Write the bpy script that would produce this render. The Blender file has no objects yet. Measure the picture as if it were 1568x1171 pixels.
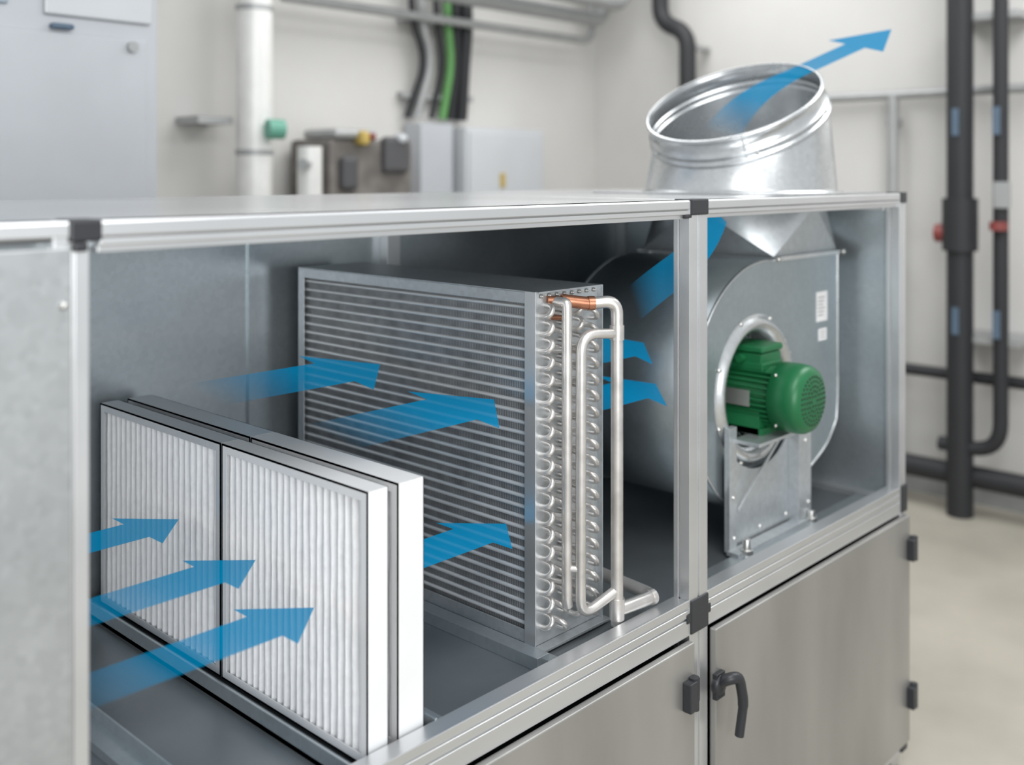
import bpy, bmesh, math
from mathutils import Vector, Matrix
ZC = 2.03
A = math.radians(43.3)
scene = bpy.context.scene
try:
    scene.view_settings.view_transform = 'Standard'
    scene.view_settings.look = 'None'
except Exception: pass

# ------------------------------------------------------------ materials
def srgb(r, g, b):
    f = lambda c: (c/255/12.92) if c/255 <= .04045 else ((c/255+.055)/1.055)**2.4
    return (f(r), f(g), f(b), 1)
def mat(name, col, metal=0.0, rough=0.5, var=0.06, scale=8.0, bump=0.0, bscale=60, rvar=0.05, stretch=(1,1,1), emis=0):
    m = bpy.data.materials.new(name); m.use_nodes = True
    nt = m.node_tree; N = nt.nodes; L = nt.links
    p = N['Principled BSDF']
    p.inputs['Metallic'].default_value = metal
    tc = N.new('ShaderNodeTexCoord'); mp = N.new('ShaderNodeMapping')
    mp.inputs['Scale'].default_value = stretch
    L.new(tc.outputs['Object'], mp.inputs['Vector'])
    nz = N.new('ShaderNodeTexNoise'); nz.inputs['Scale'].default_value = scale; nz.inputs['Detail'].default_value = 5
    L.new(mp.outputs[0], nz.inputs['Vector'])
    cr = N.new('ShaderNodeValToRGB')
    cr.color_ramp.elements[0].position = .3; cr.color_ramp.elements[1].position = .7
    cr.color_ramp.elements[0].color = [c*(1-var) for c in col[:3]]+[1]
    cr.color_ramp.elements[1].color = [min(1, c*(1+var)) for c in col[:3]]+[1]
    L.new(nz.outputs['Fac'], cr.inputs[0]); L.new(cr.outputs[0], p.inputs['Base Color'])
    mr = N.new('ShaderNodeMapRange')
    mr.inputs['To Min'].default_value = max(.02, rough-rvar); mr.inputs['To Max'].default_value = rough+rvar
    L.new(nz.outputs['Fac'], mr.inputs['Value']); L.new(mr.outputs[0], p.inputs['Roughness'])
    if bump:
        n2 = N.new('ShaderNodeTexNoise'); n2.inputs['Scale'].default_value = bscale
        L.new(mp.outputs[0], n2.inputs['Vector'])
        b = N.new('ShaderNodeBump'); b.inputs['Strength'].default_value = bump; b.inputs['Distance'].default_value = .002
        L.new(n2.outputs['Fac'], b.inputs['Height']); L.new(b.outputs[0], p.inputs['Normal'])
    return m
def spangle(name, col, rough, metal=.85, var=.1):
    m = mat(name, col, metal, rough, var=0.05, scale=5)
    nt = m.node_tree; N = nt.nodes; L = nt.links; p = N['Principled BSDF']
    tc = N.new('ShaderNodeTexCoord')
    v = N.new('ShaderNodeTexVoronoi'); v.inputs['Scale'].default_value = 70
    L.new(tc.outputs['Object'], v.inputs['Vector'])
    bw = N.new('ShaderNodeRGBToBW'); L.new(v.outputs['Color'], bw.inputs[0])
    mr = N.new('ShaderNodeMapRange'); mr.inputs['To Min'].default_value = 1-var; mr.inputs['To Max'].default_value = 1+var
    L.new(bw.outputs[0], mr.inputs['Value'])
    mx = N.new('ShaderNodeMixRGB'); mx.blend_type = 'MULTIPLY'; mx.inputs[0].default_value = 1
    src = p.inputs['Base Color'].links[0].from_socket
    L.new(src, mx.inputs[1]); L.new(mr.outputs[0], mx.inputs[2]); L.new(mx.outputs[0], p.inputs['Base Color'])
    return m

M_alu = mat('anodised_aluminium', (.66,.67,.68,1), .8, .33, var=.05, scale=6, rvar=.04, stretch=(.4,1,1))
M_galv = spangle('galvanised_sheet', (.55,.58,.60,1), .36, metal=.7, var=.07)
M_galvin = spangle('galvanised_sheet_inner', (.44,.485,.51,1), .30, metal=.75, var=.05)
M_duct = spangle('galvanised_duct', (.62,.64,.65,1), .27, metal=.9, var=.06)
M_door = mat('brushed_steel_door', (.42,.415,.40,1), .75, .42, var=.16, scale=3, bump=.05, bscale=90, stretch=(1,1,.3))
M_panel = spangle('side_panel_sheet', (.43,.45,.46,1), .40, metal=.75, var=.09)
M_roof = mat('roof_sheet', (.60,.61,.62,1), .85, .26, var=.06, scale=2)
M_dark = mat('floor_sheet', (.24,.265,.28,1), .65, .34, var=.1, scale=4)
M_blk = mat('black_plastic', srgb(42,44,48), 0, .4)
M_fab = mat('filter_fabric', (.77,.775,.785,1), 0, .95, var=.05, scale=45, bump=.8, bscale=90)
M_card = mat('filter_frame_white', (.76,.77,.78,1), .1, .45, var=.02)
M_frame_shaded = mat('filter_frame_shaded', (.66,.68,.70,1), .4, .4, var=.03)  # darker copy of the white frame: shade on the rear filters put into colour
M_pipe = mat('brazed_pipe', (.64,.62,.60,1), .75, .34, var=.14, scale=20)
M_cop = mat('copper', srgb(176,122,96), .8, .35, var=.2, scale=30)
M_green = mat('motor_green_paint', srgb(26,104,62), .1, .38, var=.08, scale=12)
M_greend = mat('motor_green_dark', srgb(14,58,36), .1, .5)
M_lab = mat('paper_label', (.8,.8,.8,1), 0, .6)
M_screw = mat('zinc_screw', (.6,.6,.58,1), .9, .3)
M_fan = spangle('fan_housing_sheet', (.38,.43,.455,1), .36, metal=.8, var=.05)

def fin_mat():
    m = bpy.data.materials.new('coil_fins'); m.use_nodes = True
    nt = m.node_tree; N = nt.nodes; L = nt.links; p = N['Principled BSDF']
    p.inputs['Metallic'].default_value = .5; p.inputs['Roughness'].default_value = .45
    tc = N.new('ShaderNodeTexCoord')
    w = N.new('ShaderNodeTexWave'); w.bands_direction = 'Y'; w.inputs['Scale'].default_value = 55; w.inputs['Distortion'].default_value = .4
    L.new(tc.outputs['Object'], w.inputs['Vector'])
    n = N.new('ShaderNodeTexNoise'); n.inputs['Scale'].default_value = 25
    L.new(tc.outputs['Object'], n.inputs['Vector'])
    a = N.new('ShaderNodeMath'); a.operation = 'MULTIPLY'; L.new(w.outputs['Fac'], a.inputs[0]); L.new(n.outputs['Fac'], a.inputs[1])
    cr = N.new('ShaderNodeValToRGB'); cr.color_ramp.elements[0].color = (.11,.113,.118,1); cr.color_ramp.elements[1].color = (.46,.47,.48,1)
    cr.color_ramp.elements[1].position = .7
    L.new(a.outputs[0], cr.inputs[0]); L.new(cr.outputs[0], p.inputs['Base Color'])
    return m
M_fin = fin_mat()
M_tube = mat('fin_tube_rows', (.78,.79,.80,1), .5, .3)

def arrow_mat():
    m = bpy.data.materials.new('airflow_blue'); m.use_nodes = True
    nt = m.node_tree; N = nt.nodes; L = nt.links; p = N['Principled BSDF']
    p.inputs['Base Color'].default_value = srgb(0,84,116); p.inputs['Roughness'].default_value = 1
    p.inputs['Specular IOR Level'].default_value = 0
    p.inputs['Emission Color'].default_value = srgb(0,132,180); p.inputs['Emission Strength'].default_value = .66  # arrows given a glow of their own for a flat look, not lamps
    at = N.new('ShaderNodeAttribute'); at.attribute_name = 'fade'
    L.new(at.outputs['Fac'], p.inputs['Alpha'])
    return m
M_arrow = arrow_mat()

# ------------------------------------------------------------ mesh builder
class B:
    def __init__(s): s.v=[]; s.f=[]; s.m=[]; s.s=[]; s.mats=[]
    def mi(s, m):
        if m not in s.mats: s.mats.append(m)
        return s.mats.index(m)
    def add(s, vs, fs, m, smooth=False):
        o=len(s.v); s.v += [tuple(v) for v in vs]; k=s.mi(m)
        for f in fs: s.f.append([i+o for i in f]); s.m.append(k); s.s.append(smooth)
    def box(s,x0,x1,y0,y1,z0,z1,m):
        vs=[(x,y,z) for x in (x0,x1) for y in (y0,y1) for z in (z0,z1)]
        s.add(vs,[(0,1,3,2),(4,6,7,5),(0,4,5,1),(2,3,7,6),(0,2,6,4),(1,5,7,3)],m)
    def obox(s,c,u,v,w,m):
        c=Vector(c);u=Vector(u);v=Vector(v);w=Vector(w)
        vs=[c+a*u+b*v+d*w for a in(-1,1) for b in(-1,1) for d in(-1,1)]
        s.add(vs,[(0,1,3,2),(4,6,7,5),(0,4,5,1),(2,3,7,6),(0,2,6,4),(1,5,7,3)],m)
    def prism(s,poly,axis,a,b,m):
        def P(p,t):
            if axis=='x': return (t,p[0],p[1])
            if axis=='y': return (p[0],t,p[1])
            return (p[0],p[1],t)
        n=len(poly); vs=[P(p,a) for p in poly]+[P(p,b) for p in poly]
        fs=[list(range(n)),list(range(n,2*n))[::-1]]+[(i,(i+1)%n,(i+1)%n+n,i+n) for i in range(n)]
        s.add(vs,fs,m)
    def loft(s,rings,m,smooth=True,caps=False,closed=True):
        n=len(rings[0]); vs=[p for r in rings for p in r]; fs=[]
        for k in range(len(rings)-1):
            for i in range(n if closed else n-1):
                j=(i+1)%n; fs.append((k*n+i,k*n+j,(k+1)*n+j,(k+1)*n+i))
        s.add(vs,fs,m,smooth)
        if caps:
            s.add(rings[0],[list(range(n))],m); s.add(rings[-1],[list(range(n))[::-1]],m)
    def tube(s,pts,r,m,seg=14,caps=True):
        pts=[Vector(p) for p in pts]; rs=r if isinstance(r,(list,tuple)) else [r]*len(pts)
        t=(pts[1]-pts[0]).normalized()
        u=t.orthogonal().normalized(); rings=[]
        for i,p in enumerate(pts):
            if i==0: t=(pts[1]-p)
            elif i==len(pts)-1: t=(p-pts[i-1])
            else: t=((pts[i+1]-p).normalized()+(p-pts[i-1]).normalized())
            t=t.normalized(); u=(u-t*u.dot(t)).normalized(); w=t.cross(u)
            rings.append([p+(u*math.cos(2*math.pi*k/seg)+w*math.sin(2*math.pi*k/seg))*rs[i] for k in range(seg)])
        s.loft(rings,m,True,caps)
    def lathe(s,origin,axis,prof,m,seg=48,caps=False):
        o=Vector(origin); a=Vector(axis).normalized(); u=a.orthogonal().normalized(); w=a.cross(u)
        s.loft([[o+a*h+(u*math.cos(2*math.pi*k/seg)+w*math.sin(2*math.pi*k/seg))*r for k in range(seg)] for h,r in prof],m,True,caps)
    def obj(s,name,parent=None,bevel=0,solid=0,recalc=True,z=ZC,loc=None):
        me=bpy.data.meshes.new(name); me.from_pydata(s.v,[],s.f)
        for m in s.mats: me.materials.append(m)
        for i,p in enumerate(me.polygons): p.material_index=s.m[i]; p.use_smooth=s.s[i]
        if recalc:
            bm=bmesh.new(); bm.from_mesh(me); bmesh.ops.recalc_face_normals(bm,faces=bm.faces); bm.to_mesh(me); bm.free()
        o=bpy.data.objects.new(name,me); scene.collection.objects.link(o)
        if parent: o.parent=parent
        else: o.location=(0,0,z)
        if solid:
            q=o.modifiers.new('solid','SOLIDIFY'); q.thickness=solid; q.offset=0
        if bevel:
            q=o.modifiers.new('bevel','BEVEL'); q.width=bevel; q.segments=2; q.limit_method='ANGLE'; q.angle_limit=math.radians(40)
        return o
def empty(name):
    e=bpy.data.objects.new(name,None); scene.collection.objects.link(e); e.location=(0,0,ZC); e.empty_display_size=.1; return e
def rp(pts,rad,n=6):
    pts=[Vector(p) for p in pts]; out=[pts[0]]
    for i in range(1,len(pts)-1):
        p=pts[i]; a=(pts[i-1]-p); b=(pts[i+1]-p)
        r=min(rad,a.length*.49,b.length*.49); a=p+a.normalized()*r; b=p+b.normalized()*r
        for k in range(n+1):
            t=k/n; out.append(a*(1-t)**2+p*2*t*(1-t)+b*t*t)
    out.append(pts[-1]); return out

# ------------------------------------------------------------ air handling unit
AHU=empty('air_handling_unit')
T=-.068; XL=-3.4; XR=1.308; YB=1.26; FL=-1.12
b=B()
b.box(XL,-1.58,.004,YB,T-.03,T,M_roof); b.box(-1.574,.03,.004,YB,T-.03,T,M_roof); b.box(.036,XR,.004,YB,T-.03,T,M_roof)
b.box(.62,1.32,.08,.82,T,T+.004,M_roof)
b.obj('roof_panel',AHU,bevel=.0015)
b=B()
def toprail(x0,x1):
    b.prism([(0,T),(-.002,T-.004),(-.002,T-.022),(.004,T-.023),(.004,T-.026),(.001,T-.026),(.001,T-.036),(.009,T-.037),(.009,T-.047),(.045,T-.047),(.045,T)],'x',x0,x1,M_alu)
toprail(-1.523,-.012); toprail(.07,1.258)
b.prism([(0,T),(-.002,T-.004),(-.002,T-.022),(.004,T-.023),(.004,T-.030),(.045,T-.030),(.045,T)],'x',XL,-1.568,M_alu)
def lowrail(x0,x1):
    R=-1.068
    b.prism([(.05,R-.004),(.008,R-.002),(.006,R),(0,R),(0,R-.018),(.005,R-.019),(.005,R-.023),(0,R-.024),(0,R-.042),(.006,R-.043),(.006,R-.047),(0,R-.048),(0,R-.088),(.05,R-.088)],'x',x0,x1,M_alu)
lowrail(XL,-.012); lowrail(.07,1.258)
def post(x0,x1,z0,z1,y1=.048,mid=True):
    xm=(x0+x1)/2
    pr=[(x0,.0),(xm-.004,0),(xm-.004,.005),(xm+.004,.005),(xm+.004,0),(x1,0),(x1,y1)]
    pr+=[(x0,y1),(x0,y1-.014),(x0+.006,y1-.015),(x0+.006,y1-.019),(x0,y1-.020)]
    b.prism(pr,'z',z0,z1,M_alu)
post(-.012,.07,-1.95,T-.002); post(1.258,XR,-1.95,T-.002); post(-1.59,-1.539,-1.95,T-.002,.05)
for x in (-1.56,0,1.27): b.box(x-.02,x+.035,1.16,1.2,FL,T-.03,M_alu)
b.box(XL,XR,1.16,1.2,T-.07,T-.03,M_alu); b.box(1.24,1.27,.05,1.16,T-.06,T-.03,M_alu)
b.box(1.225,1.27,.05,1.16,FL,FL+.02,M_alu)
b.obj('aluminium_frame',AHU,bevel=.0012)
b=B()
b.box(-1.569,-1.521,-.005,.05,T-.030,T+.002,M_blk); b.box(-1.563,-1.541,-.004,.05,T-.044,T-.030,M_blk)
b.box(-.008,.072,-.004,.05,T-.038,T+.003,M_blk); b.box(-.03,.0,-.001,.02,T-.046,T-.034,M_blk)
b.box(1.262,XR+.004,-.004,.05,T-.034,T+.003,M_blk)
b.box(-.010,.070,-.005,.05,-1.155,-1.070,M_blk); b.box(-.026,.084,-.003,.03,-1.125,-1.100,M_blk)
b.box(1.268,XR+.005,-.005,.05,-1.155,-1.062,M_blk); b.box(1.268,XR+.005,-.005,.05,-1.97,-1.92,M_blk)
b.obj('corner_connector',AHU,bevel=.004)
b=B()
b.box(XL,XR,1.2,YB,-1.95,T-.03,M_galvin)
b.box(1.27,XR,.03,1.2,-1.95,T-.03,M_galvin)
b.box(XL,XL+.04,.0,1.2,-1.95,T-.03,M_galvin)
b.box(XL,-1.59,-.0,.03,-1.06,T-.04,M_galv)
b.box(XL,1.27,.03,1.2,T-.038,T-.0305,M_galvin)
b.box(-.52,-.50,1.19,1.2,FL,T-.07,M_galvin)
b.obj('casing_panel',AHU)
b=B()
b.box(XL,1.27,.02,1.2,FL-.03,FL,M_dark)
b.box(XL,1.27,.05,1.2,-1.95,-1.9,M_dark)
for x0,x1 in ((-1.03,-.99),(-.80,-.76)):
    b.box(x0,x1,.06,1.19,FL,FL+.012,M_galvin)
b.box(-1.03,-1.024,.06,1.19,FL,FL+.04,M_galvin); b.box(-.826,-.82,.05,1.19,FL,FL+.05,M_galvin)
b.box(-1.30,-1.25,.06,1.19,FL,FL+.02,M_galvin); b.box(-1.255,-1.25,.06,1.19,FL,FL+.04,M_galvin)
b.box(-.47,-.43,.10,1.19,FL,FL+.03,M_galvin); b.box(-.43,-.40,.07,1.19,FL,FL+.012,M_galvin)
b.box(.2,1.26,.10,.14,FL,FL+.012,M_galvin)
b.obj('inner_floor',AHU,bevel=.001)
b=B()
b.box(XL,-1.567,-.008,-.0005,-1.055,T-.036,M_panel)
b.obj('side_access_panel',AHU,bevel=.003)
b=B(); b.box(-1.50,-.018,-.02,.0,-1.93,-1.164,M_door); b.obj('lower_door',AHU,bevel=.003)
b=B(); b.box(.078,1.296,-.02,.0,-1.93,-1.164,M_door); b.obj('lower_door_wide',AHU,bevel=.003)
b=B(); b.box(XL,-1.51,-.02,.0,-1.93,-1.164,M_door); b.obj('lower_door_side',AHU,bevel=.003)
b=B()
b.box(XL,XR,.002,1.2,-1.975,-1.935,M_alu)
for x in (-3.2,-1.56,.0,1.24):
    for y in (.02,1.15): b.box(x,x+.06,y,y+.06,-2.03,-1.975,M_alu)
b.obj('base_frame_and_feet',AHU,bevel=.002)
b=B()
for x,z in ((-.043,-1.280),(1.298,-1.275),(1.298,-1.775)):
    b.box(x-.03,x+.002,-.045,-.02,z-.036,z+.036,M_blk); b.tube([(x+.006,-.03,z-.04),(x+.006,-.03,z+.04)],.013,M_blk)
    b.box(x+.006,x+.034,-.03,-.002,z-.03,z+.03,M_blk)
b.obj('hinge',AHU,bevel=.003)
b=B()
hx=-.085
b.lathe((.165+hx,-.02,-1.30),(0,-1,0),[(0,.0),(0,.027),(.012,.027),(.018,.022),(.02,0.0)],M_blk,24)
b.box(.145+hx,.185+hx,-.034,-.02,-1.335,-1.27,M_blk)
b.tube(rp([(.165+hx,-.03,-1.295),(.168+hx,-.056,-1.278),(.20+hx,-.066,-1.282),(.214+hx,-.070,-1.35),(.206+hx,-.062,-1.435)],.022,6),[.0145]*12+[.0135]*8+[.0120]*3,M_blk)
b.obj('door_handle',AHU,bevel=.003)
b=B()
def screw(b,x,y,z,ax=(0,-1,0),r=.007):
    b.lathe((x,y,z),ax,[(0,r*1.3),(.002,r*1.3),(.003,r),(.006,r*.8),(.0065,0)],M_screw,12)
screw(b,-1.580,-.008,-.185,r=.005); screw(b,-2.4,-.008,-.185)
b.obj('panel_screw',AHU)

# ------------------------------------------------------------ filters
def filt(x0,x1,y0,y1,z0,z1,fm):
    b=B(); w=.020; t=.0015
    b.box(x0,x1,y0,y0+.004,z0,z1,fm); b.box(x0,x1,y1-.004,y1,z0,z1,fm)
    b.box(x0,x1,y0+.004,y1-.004,z1-.004,z1,fm); b.box(x0,x1,y0+.004,y1-.004,z0,z0+.004,fm)
    for xa,xb in ((x0,x0+t),(x1-t,x1)):
        b.prism([(y0,z0),(y0+w,z0+w),(y0+w,z1-w),(y0,z1)],'x',xa,xb,fm)
        b.prism([(y1,z0),(y1-w,z0+w),(y1-w,z1-w),(y1,z1)],'x',xa,xb,fm)
        b.prism([(y0,z1),(y0+w,z1-w),(y1-w,z1-w),(y1,z1)],'x',xa,xb,fm)
        b.prism([(y0,z0),(y0+w,z0+w),(y1-w,z0+w),(y1,z0)],'x',xa,xb,fm)
    n=22; ya=y0+.006; yb=y1-.006
    rings=[]
    K=8; NZ=14
    for j in range(NZ+1):
        r=[]; z=z0+.005+(z1-z0-.010)*j/NZ
        for i in range(n*K+1):
            ph=i/K; wob=.0012*math.sin(z*23+math.floor(ph)*2.1)+.0007*math.sin(z*51+math.floor(ph)*4.7)
            y=ya+(yb-ya)*i/(n*K)+(wob if 4<i<n*K-4 else 0)
            x=x0+.004+.017*(0.5-.5*math.cos(2*math.pi*ph))**1.5
            r.append((x,y,z))
        rings.append(r)
    b.loft(rings,M_fab,True,False,closed=False)
    r2=[[(2*((x0+x1)/2)-p[0],p[1],p[2]) for p in r] for r in rings]
    b.loft(r2,M_fab,True,False,closed=False)
    return b.obj('pleated_air_filter',None,bevel=0,recalc=True)
ZF0,ZF1=-1.105,-.592
filt(-.986,-.937,.06,.566,ZF0,ZF1,M_card); filt(-.986,-.937,.570,1.15,ZF0,ZF1,M_frame_shaded)
filt(-.912,-.847,.06,.566,ZF0,ZF1,M_card); filt(-.912,-.847,.570,1.15,ZF0,ZF1,M_frame_shaded)

# ------------------------------------------------------------ coil
COIL=empty('heat_exchanger_coil')
x0,x1,y0,y1,z0,z1=-.40,-.162,.17,1.115,-1.108,-.278
b=B(); b.box(x0+.012,x1-.012,y0+.004,y1-.004,z0+.02,z1-.02,M_fin); b.obj('fin_block',COIL)
b=B()
n=31
for i in range(n):
    z=z0+.04+(z1-z0-.08)*i/(n-1)
    b.tube([(x0+.012,y0+.01,z),(x0+.012,y1-.01,z)],.0048,M_tube,8,False)
    b.tube([(x1-.012,y0+.01,z),(x1-.012,y1-.01,z)],.0048,M_tube,8,False)
b.obj('coil_tubes',COIL)
b=B()
b.box(x0,x1,y0,y0+.003,z0,z1,M_galv); b.box(x0,x1,y1-.003,y1,z0,z1,M_galv)
b.box(x0,x1,y0+.003,y1-.003,z1-.003,z1,M_galv); b.box(x0,x1,y0+.003,y1-.003,z0,z0+.003,M_galv)
for xa in (x0,x1-.003):
    b.box(xa,xa+.003,y0+.003,y0+.028,z0+.003,z1-.003,M_galv); b.box(xa,xa+.003,y1-.028,y1-.003,z0+.003,z1-.003,M_galv)
    b.box(xa,xa+.003,y0+.028,y1-.028,z1-.03,z1-.003,M_galv); b.box(xa,xa+.003,y0+.028,y1-.028,z0+.003,z0+.03,M_galv)
b.box(x0-.004,x0,y0-.004,y0+.03,z0,z1,M_alu)
b.box(x0,x1,y0-.012,y0,z1-.003,z1,M_galv); b.box(x1-.003,x1,y0-.014,y0,z0,z1,M_galv)
b.box(x0-.002,x1+.01,.14,.17,z0-.006,z0,M_galv)
for i in range(8): screw(b,x0+.02+i*.028,y0-.002,z1-.012,r=.004)
b.obj('coil_frame',COIL,bevel=.0008)
b=B()
for ci,xc in enumerate((-.372,-.322,-.262,-.205)):
    for k in range(19):
        z=-.325-k*.0405-(.02 if ci%2 else 0)
        if z<-1.075: continue
        dx=.010 if ci%2 else -.008; h=.0125; pts=[]
        pts.append((xc-dx,y0+.002,z+h)); 
        for q in range(9):
            a=math.pi*q/8
            pts.append((xc-dx*math.cos(a),y0-.012-.016*math.sin(a),z+h*math.cos(a)))
        pts.append((xc+dx,y0+.002,z-h))
        b.tube(pts,.0068,M_pipe,10,False)
b.obj('return_bends',COIL)
b=B()
b.tube(rp([(-.345,.165,-.305),(-.338,.125,-.305),(-.338,.125,-1.005),(-.335,.125,-1.02)],.01),.0125,M_pipe)
for k in range(9): b.tube([(-.338,.125,-.34-k*.078),(-.338,.17,-.345-k*.078)],.006,M_cop if k==0 else M_pipe,10)
b.tube(rp([(-.217,.07,-.385),(-.318,.098,-.378),(-.318,.10,-1.045),(-.217,.07,-1.0)],.045,8),.0125,M_pipe)
for k in range(8): b.tube([(-.318,.10,-.42-k*.08),(-.30,.17,-.42-k*.08)],.006,M_pipe,10)
b.tube([(-.318,.098,-.93),(-.338,.125,-.93)],.009,M_pipe)
b.tube(rp([(-.27,.11,-.312),(-.217,.07,-.306),(-.217,.07,-1.085)],.04,8),.0150,M_pipe)
b.tube([(-.33,.15,-.302),(-.27,.11,-.312)],.0155,M_cop); b.tube([(-.275,.113,-.311),(-.262,.104,-.311)],.0175,M_cop)
b.tube([(-.36,.168,-.300),(-.33,.15,-.302)],.010,M_cop)
b.tube([(-.217,.07,-.365),(-.217,.07,-.40)],.0175,M_pipe)
b.tube([(-.217,.07,-1.07),(-.217,.07,-1.02)],.0185,M_pipe)
b.tube(rp([(-.217,.07,-1.05),(-.085,.055,-1.05),(-.055,.3,-1.05)],.03,8),.0165,M_pipe)
b.tube([(-.1,.057,-1.05),(-.088,.056,-1.05)],.019,M_pipe)
b.tube(rp([(-.055,.3,-1.05),(-.06,.36,-1.05),(-.155,.36,-1.05)],.03,6),.0165,M_pipe)
b.obj('header_pipes',COIL)

# ------------------------------------------------------------ centrifugal fan
FAN=empty('centrifugal_fan')
CX,CZ=.632,-.665; Y0,Y1=.19,.70
tab=[(73,.404),(90,.386),(110,.369),(137,.353),(160,.342),(180,.338),(200,.338),(225,.345),(250,.357),(270,.37),(290,.39),(310,.43),(322,.485),(332,.54),(341,.575),(350,.562),(360,.553)]
def rad(t):
    t=t%360
    if t<=73:
        a=math.radians(t); r=1e9
        if math.cos(a)>1e-6: r=min(r,.553/math.cos(a))
        if math.sin(a)>1e-6: r=min(r,.386/math.sin(a))
        return r
    for (a,ra),(c,rc) in zip(tab,tab[1:]):
        if a<=t<=c:
            return ra+(rc-ra)*(t-a)/(c-a)
angs=[0,6,12,18,24,30,34.91,40,46,52,58,64,70,73]+list(range(77,360,3))
def outline(y,k=1.0,add=0): return [(CX+(rad(t)*k+add)*math.cos(math.radians(t)),y,CZ+(rad(t)*k+add)*math.sin(math.radians(t))) for t in angs]
def circ(y,r): return [(CX+r*math.cos(math.radians(t)),y,CZ+r*math.sin(math.radians(t))) for t in angs]
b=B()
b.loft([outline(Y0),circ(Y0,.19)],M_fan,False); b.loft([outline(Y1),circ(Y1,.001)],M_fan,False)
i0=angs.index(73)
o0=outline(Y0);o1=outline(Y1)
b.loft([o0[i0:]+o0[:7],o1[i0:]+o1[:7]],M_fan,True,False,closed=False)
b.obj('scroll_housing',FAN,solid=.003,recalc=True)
b=B()
e=[Vector(p) for p in (o0[i0:]+o0[:7])]; e=[p+Vector((0,-.001,0)) for p in e]; b.tube(e,.0045,M_duct,8)
e=[Vector(p) for p in (o1[i0:]+o1[:7])]; b.tube(e,.0045,M_duct,8)
b.lathe((CX,Y0,CZ),(0,-1,0),[(-.06,.165),(-.03,.168),(-.005,.176),(.014,.19),(.02,.203),(.015,.215),(.006,.222),(.001,.232),(0,.236)],M_duct,64)
for k in range(8):
    a=math.radians(22.5+45*k); screw(b,CX+.226*math.cos(a),Y0-.003,CZ+.226*math.sin(a),r=.006)
b.obj('inlet_cone',FAN)
b=B()
for k in range(40):
    a=2*math.pi*k/40; c=Vector((CX+.165*math.cos(a),.42,CZ+.165*math.sin(a)))
    u=Vector((math.cos(a+.7),0,math.sin(a+.7)))*.028; w=Vector((-math.sin(a+.7),0,math.cos(a+.7)))*.0012
    b.obox(c,u,(0,.17,0),w,M_galvin)
b.lathe((CX,.6,CZ),(0,1,0),[(0,.0),(0,.2),(.004,.2),(.004,0)],M_galvin)
b.lathe((CX,.252,CZ),(0,1,0),[(0,.172),(0,.20),(.006,.20),(.006,.172)],M_galvin)
b.obj('impeller',FAN)
b=B()
zf=-.275
b.box(.735,1.2,Y0-.016,Y0,zf-.004,zf+.010,M_duct); b.box(.735,1.2,Y1,Y1+.016,zf-.004,zf+.010,M_duct)
b.box(.735,.75,Y0,Y1,zf-.004,zf+.010,M_duct); b.box(1.186,1.2,Y0,Y1,zf-.004,zf+.010,M_duct)
for x in (.745,1.192): screw(b,x,Y0-.02,zf+.004,r=.008)
screw(b,1.205,Y0-.008,zf,(1,0,0),.009); screw(b,.735,Y0+.3,zf,(-1,0,0),.006); screw(b,.735,Y1-.04,zf,(-1,0,0),.006)
b.obj('outlet_flange',FAN,bevel=.001)
DC=Vector((.97,.445,T))
b=B()
zb=zf+.01; zt=T-.039; R1=.285
cs=[(1.184,Y0+.002),(1.184,Y1-.002),(.752,Y1-.002),(.752,Y0+.002)]
def cp_(deg,r=R1,z=zt): return (DC.x+r*math.cos(math.radians(deg)),DC.y+r*math.sin(math.radians(deg)),z)
for k in range(4):
    c=(cs[k][0],cs[k][1],zb); c2=(cs[(k+1)%4][0],cs[(k+1)%4][1],zb)
    base=-90+90*k
    vs=[c]+[cp_(base+90*i/20) for i in range(21)]
    b.add(vs,[(0,i,i+1) for i in range(1,21)],M_galv,True)
    b.add([c,c2,cp_(base+90)],[(0,1,2)],M_galv,False)
b.obj('square_to_round_transition',FAN,recalc=False)
b=B()
poly=[(.43,-1.108),(.88,-1.108),(.88,-.72),(.80,-.72)]
for k in range(13):
    a=math.radians(-38-104*k/12); poly.append((CX+.235*math.cos(a),CZ+.235*math.sin(a)))
poly+=[(.47,-.745),(.43,-.745)]
b.prism(poly,'y',.168,.173,M_galv)
b.box(.80,.88,.13,.168,-1.108,-.70,M_galv); b.box(.43,.470,.155,.168,-1.108,-.745,M_galv)
b.box(.42,.9,.12,.16,-1.112,-1.10,M_galv)
b.box(.46,.80,.075,.165,-.792,-.782,M_galv)
b.obox((.60,.150,-.90),(.13,0,.09),(0,.003,0),(.0,0,.006),M_galv)
for x,z in ((.455,-1.07),(.60,-1.07),(.76,-1.07),(.86,-1.05),(.45,-.95),(.84,-.85)): screw(b,x,.155 if x not in (.86,.84) else .13,z,r=.006)
b.lathe((.465,.12,-1.115),(0,0,1),[(0,.02),(.02,.02),(.02,.012),(.05,.012),(.05,0)],M_screw,12)
b.lathe((.86,.12,-1.115),(0,0,1),[(0,.02),(.02,.02),(.02,.012),(.04,.012),(.04,0)],M_screw,12)
b.obj('motor_stand',FAN,bevel=.001)
b=B()
b.box(1.03,1.105,Y0-.004,Y0-.0015,-.50,-.40,M_lab); b.box(1.045,1.10,Y0-.004,Y0-.0015,-.565,-.525,M_lab)
for k in range(6): b.box(1.037,1.037+.05-.006*(k%3),Y0-.0048,Y0-.004,-.42-.012*k,-.418-.012*k,M_blk)
for k in range(3): b.box(1.05,1.09,Y0-.0048,Y0-.004,-.535-.01*k,-.5335-.01*k,M_blk)
b.obj('rating_label',FAN)

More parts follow.
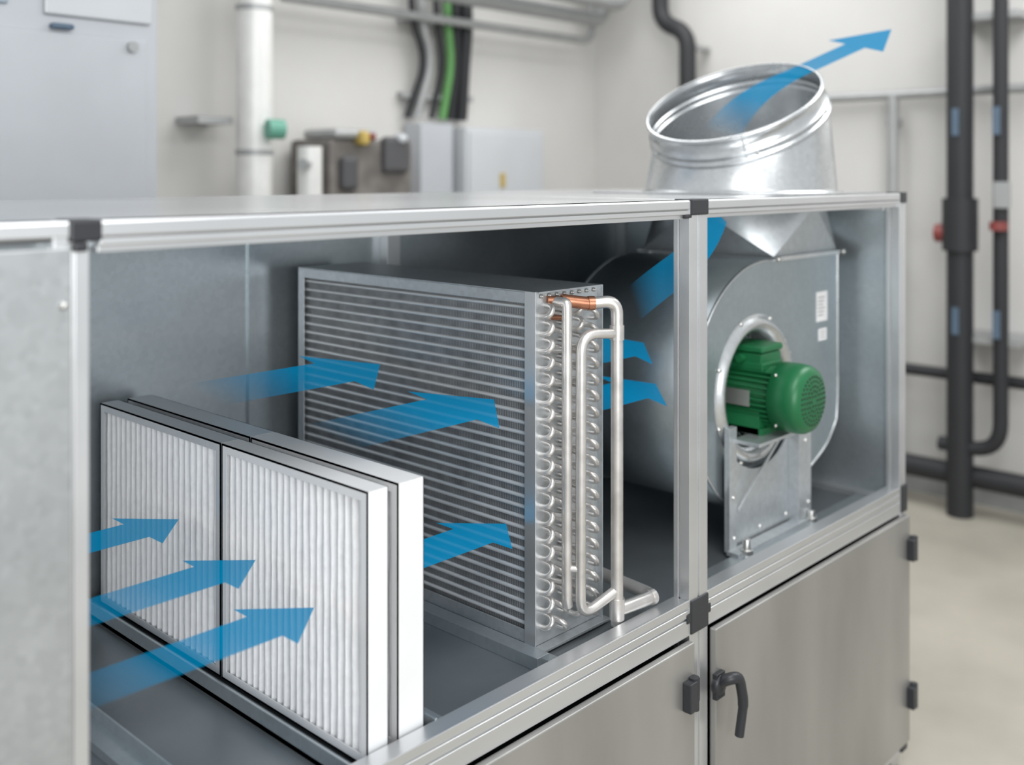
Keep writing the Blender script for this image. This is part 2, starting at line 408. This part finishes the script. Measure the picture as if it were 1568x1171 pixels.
MOT=empty('electric_motor')
MZ=-.672; mc=(CX+.004,0,MZ)
b=B()
b.lathe((mc[0],.39,MZ),(0,-1,0),[(0,0),(0,.06),(.02,.085),(.05,.09),(.055,.086),(.29,.086),(.29,.0)],M_green,48)
for k in range(36):
    a=2*math.pi*k/36
    if 60<math.degrees(a)<120: continue
    u=Vector((math.cos(a),0,math.sin(a))); w=Vector((-math.sin(a),0,math.cos(a)))
    b.obox(Vector((mc[0],.21,MZ))+u*.090,u*.0115,(0,.112,0),w*.0018,M_green)
b.lathe((mc[0],.345,MZ),(0,-1,0),[(0,.06),(0,.100),(.018,.102),(.018,.07)],M_green,48)
b.box(mc[0]-.085,mc[0]+.085,.12,.28,MZ-.110,MZ-.09,M_green)
for sx in(-1,1): b.box(mc[0]+sx*.065-.02,mc[0]+sx*.065+.02,.13,.27,MZ-.11,MZ-.04,M_green)
b.obj('motor_body',MOT,bevel=.0008)
b=B()
b.lathe((mc[0],.10,MZ),(0,-1,0),[(0,.07),(0,.098),(.004,.103),(.06,.1035),(.08,.101),(.094,.093),(.102,.078),(.105,.05),(.106,0)],M_green,56)
ends=-.006
for ring,(r,nn) in enumerate(((.016,6),(.03,12),(.044,18),(.058,24),(.071,30))):
    for k in range(nn):
        a=2*math.pi*k/nn
        yy=ends-.0003+ {0:0,1:0,2:.0005,3:.002,4:.003}[ring]
        b.lathe((mc[0]+r*math.cos(a),yy,MZ+r*math.sin(a)),(0,-1,0),[(-.003,.0046),(.0008,.0046),(.0008,0)],M_greend,8)
for k in range(4):
    a=math.pi/4+k*math.pi/2; screw(b,mc[0]+.104*math.cos(a),.08,MZ+.104*math.sin(a),(math.cos(a),0,math.sin(a)),.004)
b.obj('fan_cover',MOT)
b=B()
b.box(mc[0]-.06,mc[0]+.06,.13,.285,MZ+.075,MZ+.100,M_green)
b.box(mc[0]-.058,mc[0]+.058,.135,.28,MZ+.09,MZ+.128,M_green)
b.box(mc[0]-.063,mc[0]+.063,.130,.285,MZ+.130,MZ+.150,M_green)
b.tube([(mc[0]-.06,.2,MZ+.112),(mc[0]-.085,.2,MZ+.112)],.013,M_green)
b.obj('terminal_box',MOT,bevel=.005)
b=B()
b.obox(Vector((mc[0]-.104,.195,MZ+.0)),(0,0,.024),(0,.045,0),(.0012,0,.0),M_screw)
b.obj('name_plate',MOT)

# ------------------------------------------------------------ duct
b=B()
n=Vector((-.485,-.035,.865)).normalized(); RC=Vector((.918,.442,.250))
SEG=72
def ring3(c,nn,r):
    nn=nn.normalized(); u=(Vector((1,0,0))-nn*nn.x).normalized(); w=nn.cross(u)
    return [c+(u*math.cos(2*math.pi*k/SEG)+w*math.sin(2*math.pi*k/SEG))*r for k in range(SEG)]
up=Vector((0,0,1)); rings=[]
rings.append(ring3(Vector((DC.x,DC.y,T+.004)),up,.345)); rings.append(ring3(Vector((DC.x,DC.y,T+.006)),up,.326))
rings.append(ring3(Vector((DC.x,DC.y,T+.016)),up,.324))
c1=RC-n*.098
rings.append(ring3(c1,n,.306))
for h,r in ((.096,.306),(.094,.312),(.088,.314),(.083,.312),(.081,.305),(.070,.304),(.068,.309),(.063,.310),(.059,.309),(.057,.303),(.014,.302),(.010,.304),(.006,.305),(.003,.305),(0,.302),(0,.298)):
    rings.append(ring3(RC-n*h,n,r))
b.loft(rings,M_duct,True)
o=b.obj('round_duct_collar',None,solid=.003)
b=B()
u=(Vector((1,0,0))-n*n.x).normalized(); w=n.cross(u)
ang=math.atan2(w.dot(Vector((-.86,-.5,0))),u.dot(Vector((-.86,-.5,0))))
d=(u*math.cos(ang)+w*math.sin(ang))
b.tube([RC+d*.305,RC-n*.098+d*.308],.003,M_duct,8)
for a2 in (ang+.12,ang+1.2,ang-1.2):
    d2=(u*math.cos(a2)+w*math.sin(a2)); b.lathe(RC-n*.075+d2*.308,d2,[(0,.006),(.003,.005),(.004,0)],M_screw,12)
s=b.obj('duct_seam'); s.location=(0,0,0); s.parent=o

# ------------------------------------------------------------ airflow arrows
def ribbon(stations):
    vs=[];fd=[];fs=[]
    for c,wv,f in stations:
        c=Vector(c);wv=Vector(wv); vs+= [c-wv,c+wv]; fd+=[f,f]
    for i in range(len(stations)-1): fs.append((2*i,2*i+1,2*i+3,2*i+2))
    me=bpy.data.meshes.new('airflow_arrow'); me.from_pydata([tuple(v) for v in vs],[],fs)
    at=me.attributes.new('fade','FLOAT','POINT')
    for i,f in enumerate(fd): at.data[i].value=f
    me.materials.append(M_arrow)
    o=bpy.data.objects.new('airflow_arrow',me); scene.collection.objects.link(o); o.location=(0,0,ZC)
    return o
def arrow(tipx,yc,z,length,hw=.11,hl=.10,sw=.058,a=.87,f0=0.0,fl=.8,roll=0):
    st=[]; x0=tipx-length; xb=tipx-hl
    V=lambda h:(0,h*math.cos(roll),h*math.sin(roll))
    for i in range(9):
        t=i/8; x=x0+(xb-.0005-x0)*t
        f=f0+(a-f0)*min(1,t/fl)
        st.append(((x,yc,z),V(sw),f))
    st.append(((xb,yc,z),V(hw),a)); 
    st.append(((tipx,yc,z),(0,.0005,0),a))
    return ribbon(st)
arrow(-1.02,.69,-.778,.62,hw=.115,hl=.10,f0=.75)
arrow(-1.02,.38,-.79,.50,hw=.105,hl=.105,f0=.1)
arrow(-1.02,.18,-.83,.50,hw=.105,hl=.11,f0=.0)
arrow(-.43,.70,-.510,.52,hw=.16,hl=.15,sw=.085,roll=.14)
arrow(-.415,.29,-.545,.48,hw=.155,hl=.14,sw=.085,roll=.12)
arrow(-.415,.25,-.835,.42,hw=.125,hl=.11,sw=.065,f0=.8)
arrow(.165,.27,-.475,.322,hw=.12,hl=.12,sw=.062,f0=.5,roll=.25)
arrow(.195,.25,-.592,.352,hw=.125,hl=.12,sw=.062,f0=.5,roll=.2)
st=[]
P=[Vector((-.12,.09,-.325)),Vector((.0,.09,-.265)),Vector((.19,.09,-.235)),Vector((.265,.09,-.112))]
for i in range(17):
    t=i/16; p=(P[0]*(1-t)**3+P[1]*3*t*(1-t)**2+P[2]*3*t*t*(1-t)+P[3]*t**3)
    q=(P[1]-P[0])*3*(1-t)**2+(P[2]-P[1])*6*t*(1-t)+(P[3]-P[2])*3*t*t
    q.normalize(); wv=Vector((-q.z,0,q.x))*(.05)
    st.append((p,wv,.85*min(1,t*2.0)))
ribbon(st)
fw=Vector((math.cos(A),math.sin(A),0)); rt=Vector((math.sin(A),-math.cos(A),0))
W=(rt*.41+Vector((0,0,-.25))-fw*.88).normalized()
tip=Vector((1.469,.119,.52)); s0=Vector((.875,.46,.13)); mid=Vector((1.10,.31,.345))
st=[]
hb=mid+(tip-mid)*.62
for i in range(17):
    t=i/16; p=s0*(1-t)**2+(s0+Vector((.06,-.04,.13)))*2*t*(1-t)+mid*t*t
    st.append((p,W*(.10-.05*t),.82*min(1,t*1.8)))
for i in range(1,5): st.append((mid+(hb-mid)*i/4,W*.05,.82+.08*i/4))
st.append((hb-(tip-mid)*.001,W*.14,.9)); st.append((tip,W*.0005,.9))
ribbon(st)

# ------------------------------------------------------------ room
M_wall=mat('painted_wall',(.60,.59,.57,1),0,.8,var=.05,scale=1.2)
M_conc=mat('concrete_floor',srgb(166,161,149),0,.45,var=.14,scale=1.5)
M_cab=mat('cabinet_light_grey',(.48,.50,.53,1),.1,.4,var=.05,scale=2)
M_cabw=mat('cabinet_white',(.54,.56,.58,1),.1,.45,var=.05,scale=2)
M_bluewin=mat('cabinet_panel_blue',srgb(156,168,180),.2,.4)
M_bpipe=mat('black_insulated_pipe',srgb(38,39,42),0,.6)
M_gpipe=mat('grey_pipe',(.38,.39,.39,1),.3,.45)
M_wpipe=mat('white_insulated_pipe',(.76,.76,.74,1),.1,.4)
M_mach=mat('dark_machine',srgb(118,114,110),.3,.5,var=.35,scale=6)
M_yel=mat('yellow',srgb(180,156,84),0,.5); M_red=mat('red',srgb(130,62,58),0,.5)
M_grn=mat('green_cable',srgb(96,150,88),0,.5); M_teal=mat('teal_tag',srgb(104,165,145),0,.5)
M_blue=mat('blue_tag',srgb(84,102,120),0,.5); M_dgrey=mat('dark_grey_box',srgb(78,78,80),0,.6)
F=-ZC
def one(name,fn,bevel=0):
    b=B(); fn(b); return b.obj(name,None,bevel=bevel)
one('floor',lambda b:b.box(-7,4.5,-4,4.0,F-.1,F,M_conc))
one('wall_back',lambda b:b.box(-7,4.5,3.85,4.0,F,2.0,M_wall))
one('wall_right',lambda b:b.box(4.4,4.55,-4,3.85,F,2.0,M_wall))
one('baseboard_right',lambda b:b.box(4.385,4.4,-4,3.83,F,F+.12,M_gpipe))
one('baseboard_back',lambda b:b.box(-7,4.385,3.835,3.85,F,F+.12,M_gpipe))
def cab(b):
    b.box(-3.2,-.25,2.25,3.3,F+.1,1.6,M_cab); b.box(-3.1,-.35,2.3,3.2,F,F+.1,M_blk)
    b.box(-3.15,-.30,2.235,2.25,F+.2,.50,M_cab)
    b.box(-1.9,-.80,2.235,2.25,.58,1.3,M_bluewin); b.box(-.68,-.28,2.23,2.25,.56,1.3,M_cabw)
    b.box(-.66,-.58,2.215,2.25,.51,.53,M_blue); b.tube([(-.36,2.25,.47),(-.36,2.215,.47)],.020,M_gpipe)
one('industrial_equipment_cabinet',cab,.012)
def col(b):
    b.tube([(1.016,3.55,F),(1.016,3.55,1.95)],.10,M_wpipe,24); 
    for z in (.9,.1,-.8): b.tube([(1.016,3.55,z),(1.016,3.55,z+.03)],.104,M_gpipe,24)
    b.tube([(1.0,3.40,.24),(1.09,3.38,.24)],.055,M_teal,16); b.box(.7,.91,3.6,3.84,.27,.31,M_gpipe)
one('vertical_insulated_pipe',col)
def mach(b):
    b.box(1.42,2.05,3.4,3.8,-1.2,.2,M_mach); b.box(1.44,1.75,3.37,3.7,.2,.26,M_gpipe)
    b.box(1.60,1.67,3.33,3.42,.16,.25,M_yel); b.box(1.67,1.72,3.33,3.4,.19,.24,M_red); b.box(1.8,2.0,3.36,3.42,.0,.22,M_dgrey)
    b.box(1.48,1.60,3.35,3.4,-.1,.1,M_dgrey); b.box(1.9,1.97,3.34,3.42,.18,.24,M_cabw)
    b.tube([(1.28,3.4,-1.2),(1.28,3.4,.15)],.07,M_wpipe,20); b.tube([(1.16,3.3,.05),(1.28,3.4,.05)],.03,M_gpipe)
    b.box(1.18,2.05,3.32,3.8,F,-1.2,M_gpipe)
one('pump_unit',mach,.025)
def cc(b):
    b.box(2.68,3.48,3.58,3.83,-.9,.31,M_cabw); b.box(2.71,3.45,3.565,3.58,-.87,.28,M_cabw)
    b.box(3.0,3.05,3.555,3.565,-.1,.0,M_yel); b.box(2.75,2.78,3.55,3.565,-.3,-.2,M_blk)
    b.box(2.35,2.64,3.66,3.83,-.9,.33,M_cab); b.box(2.36,3.46,3.68,3.82,F,-.9,M_gpipe)
one('electrical_control_cabinet',cc,.015)
def cables(b):
    for i,(x,m,r) in enumerate(((2.36,M_bpipe,.022),(2.44,M_gpipe,.03),(2.58,M_bpipe,.02),(2.68,M_grn,.03),(2.76,M_bpipe,.03),(2.86,M_bpipe,.045))):
        b.tube(rp([(x,3.8,1.9),(x-.05,3.70,1.0),(x+.1-.03*i,3.73,.75),(x-.02,3.79,.37)],.3,8),r,m,12)
    b.box(2.3,2.95,3.78,3.845,1.0,1.05,M_gpipe); b.box(2.3,2.95,3.78,3.845,.5,.54,M_gpipe)
one('cable_bundle',cables)
def cp(b):
    for y,z,r in ((3.5,1.17,.055),(3.3,1.28,.07),(3.62,1.02,.03)):
        b.tube(rp([(1.25,y,z+.0),(4.1-.1*(3.7-y),y,z),(4.1-.1*(3.7-y),y-.0,1.95)],.12),r,M_gpipe,16)
one('overhead_pipe',cp)
def bp(b):
    b.tube(rp([(4.15,3.02,1.95),(4.15,3.02,1.12),(4.15,2.78,1.02),(4.15,2.78,.60)],.12,8),.062,M_bpipe,18)
    b.tube([(4.15,2.78,.60),(4.15,2.78,F)],.05,M_bpipe,18); b.tube([(4.2,3.0,.33),(4.2,2.75,.33)],.04,M_gpipe)
    for z in(.9,.3): b.box(4.15,4.39,2.74,2.8,z,z+.03,M_gpipe)
one('black_insulated_pipe',bp)
def bp2(b):
    b.tube([(4.1,.83,F+.0),(4.1,.83,1.95)],.075,M_bpipe,20); 
    b.tube(rp([(4.1,.60,1.95),(4.1,.60,-1.62),(4.1,.95,-1.62)],.18,8),.042,M_bpipe,18)
    b.tube([(4.1,.83,-.46),(4.1,.83,-.15)],.10,M_bpipe,20); b.tube([(4.1,.9,-.36),(4.1,.97,-.36)],.055,M_red)
    b.tube([(4.15,2.6,-1.80),(4.15,-2.5,-1.80)],.065,M_bpipe,18); b.tube([(4.2,1.6,-1.22),(4.2,-2.5,-1.22)],.035,M_bpipe)
    for y in (.83,.6):
        for z in (.22,-.95): b.box(4.02,4.03,y-.02,y+.02,z,z+.16,M_blue)
    b.box(4.04,4.12,.55,.62,-.2,-.05,M_gpipe); b.tube([(4.06,.6,-.33),(4.06,.6,-.28)],.05,M_red)
    for z in(.9,-1.0):
        b.box(4.1,4.39,.5,.9,z,z+.04,M_gpipe)
one('insulated_pipe_riser',bp2)
def gp(b):
    b.tube([(4.3,1.9,.50),(4.3,-2.5,.50)],.03,M_gpipe); b.tube([(4.3,1.32,.50),(4.3,1.32,-1.9)],.035,M_gpipe)
    b.box(4.28,4.39,1.3,1.36,-.6,-.55,M_gpipe); b.box(4.28,4.39,1.3,1.36,.3,.35,M_gpipe)
one('wall_conduit',gp)

# ------------------------------------------------------------ lights / world
w=bpy.data.worlds.new('w'); scene.world=w; w.use_nodes=True
bg=w.node_tree.nodes['Background']; bg.inputs[0].default_value=(.95,.98,1,1); bg.inputs[1].default_value=.72
def area(name,loc,sx,sy,e,rot=(0,0,0),c=(1,1,1)):
    l=bpy.data.lights.new(name,'AREA'); l.shape='RECTANGLE'; l.size=sx; l.size_y=sy; l.energy=e; l.color=c
    o=bpy.data.objects.new(name,l); scene.collection.objects.link(o); o.location=loc; o.rotation_euler=rot
    return o
def aim(o,t):
    o.rotation_euler=(Vector(t)-o.location).to_track_quat('-Z','Y').to_euler()
area('ceiling_light',(-1.2,-1.4,4.2),2.6,1.2,70,rot=(math.radians(20),math.radians(-8),0))
area('ceiling_light.001',(2.4,2.2,4.1),3,1.2,60)
area('ceiling_light.002',(2.8,-.8,4.1),2.5,1.2,70)
o=area('front_fill_light',(-2.9,-4.2,2.3),3.4,2.2,145); aim(o,(-.4,.6,1.4))  # added fill from behind the camera, brightens filters and opening; no window stands there
o=area('inner_fill_light',(-2.4,.6,1.45),.5,.7,4.5); aim(o,(-.9,.6,1.3))  # invented unseen fill in the closed section, lifts the filter faces

# ------------------------------------------------------------ camera
cam=bpy.data.cameras.new('camera'); co=bpy.data.objects.new('camera',cam); scene.collection.objects.link(co)
cam.sensor_width=36; cam.lens=36*1587/1568
co.location=(-2.202,-1.454,ZC)
co.rotation_euler=(math.radians(90),0,-(math.pi/2-A))
cam.shift_y=-(585.5-265)/1568
cam.clip_start=.05
cam.dof.use_dof=True; cam.dof.focus_distance=2.35; cam.dof.aperture_fstop=1.5
scene.camera=co
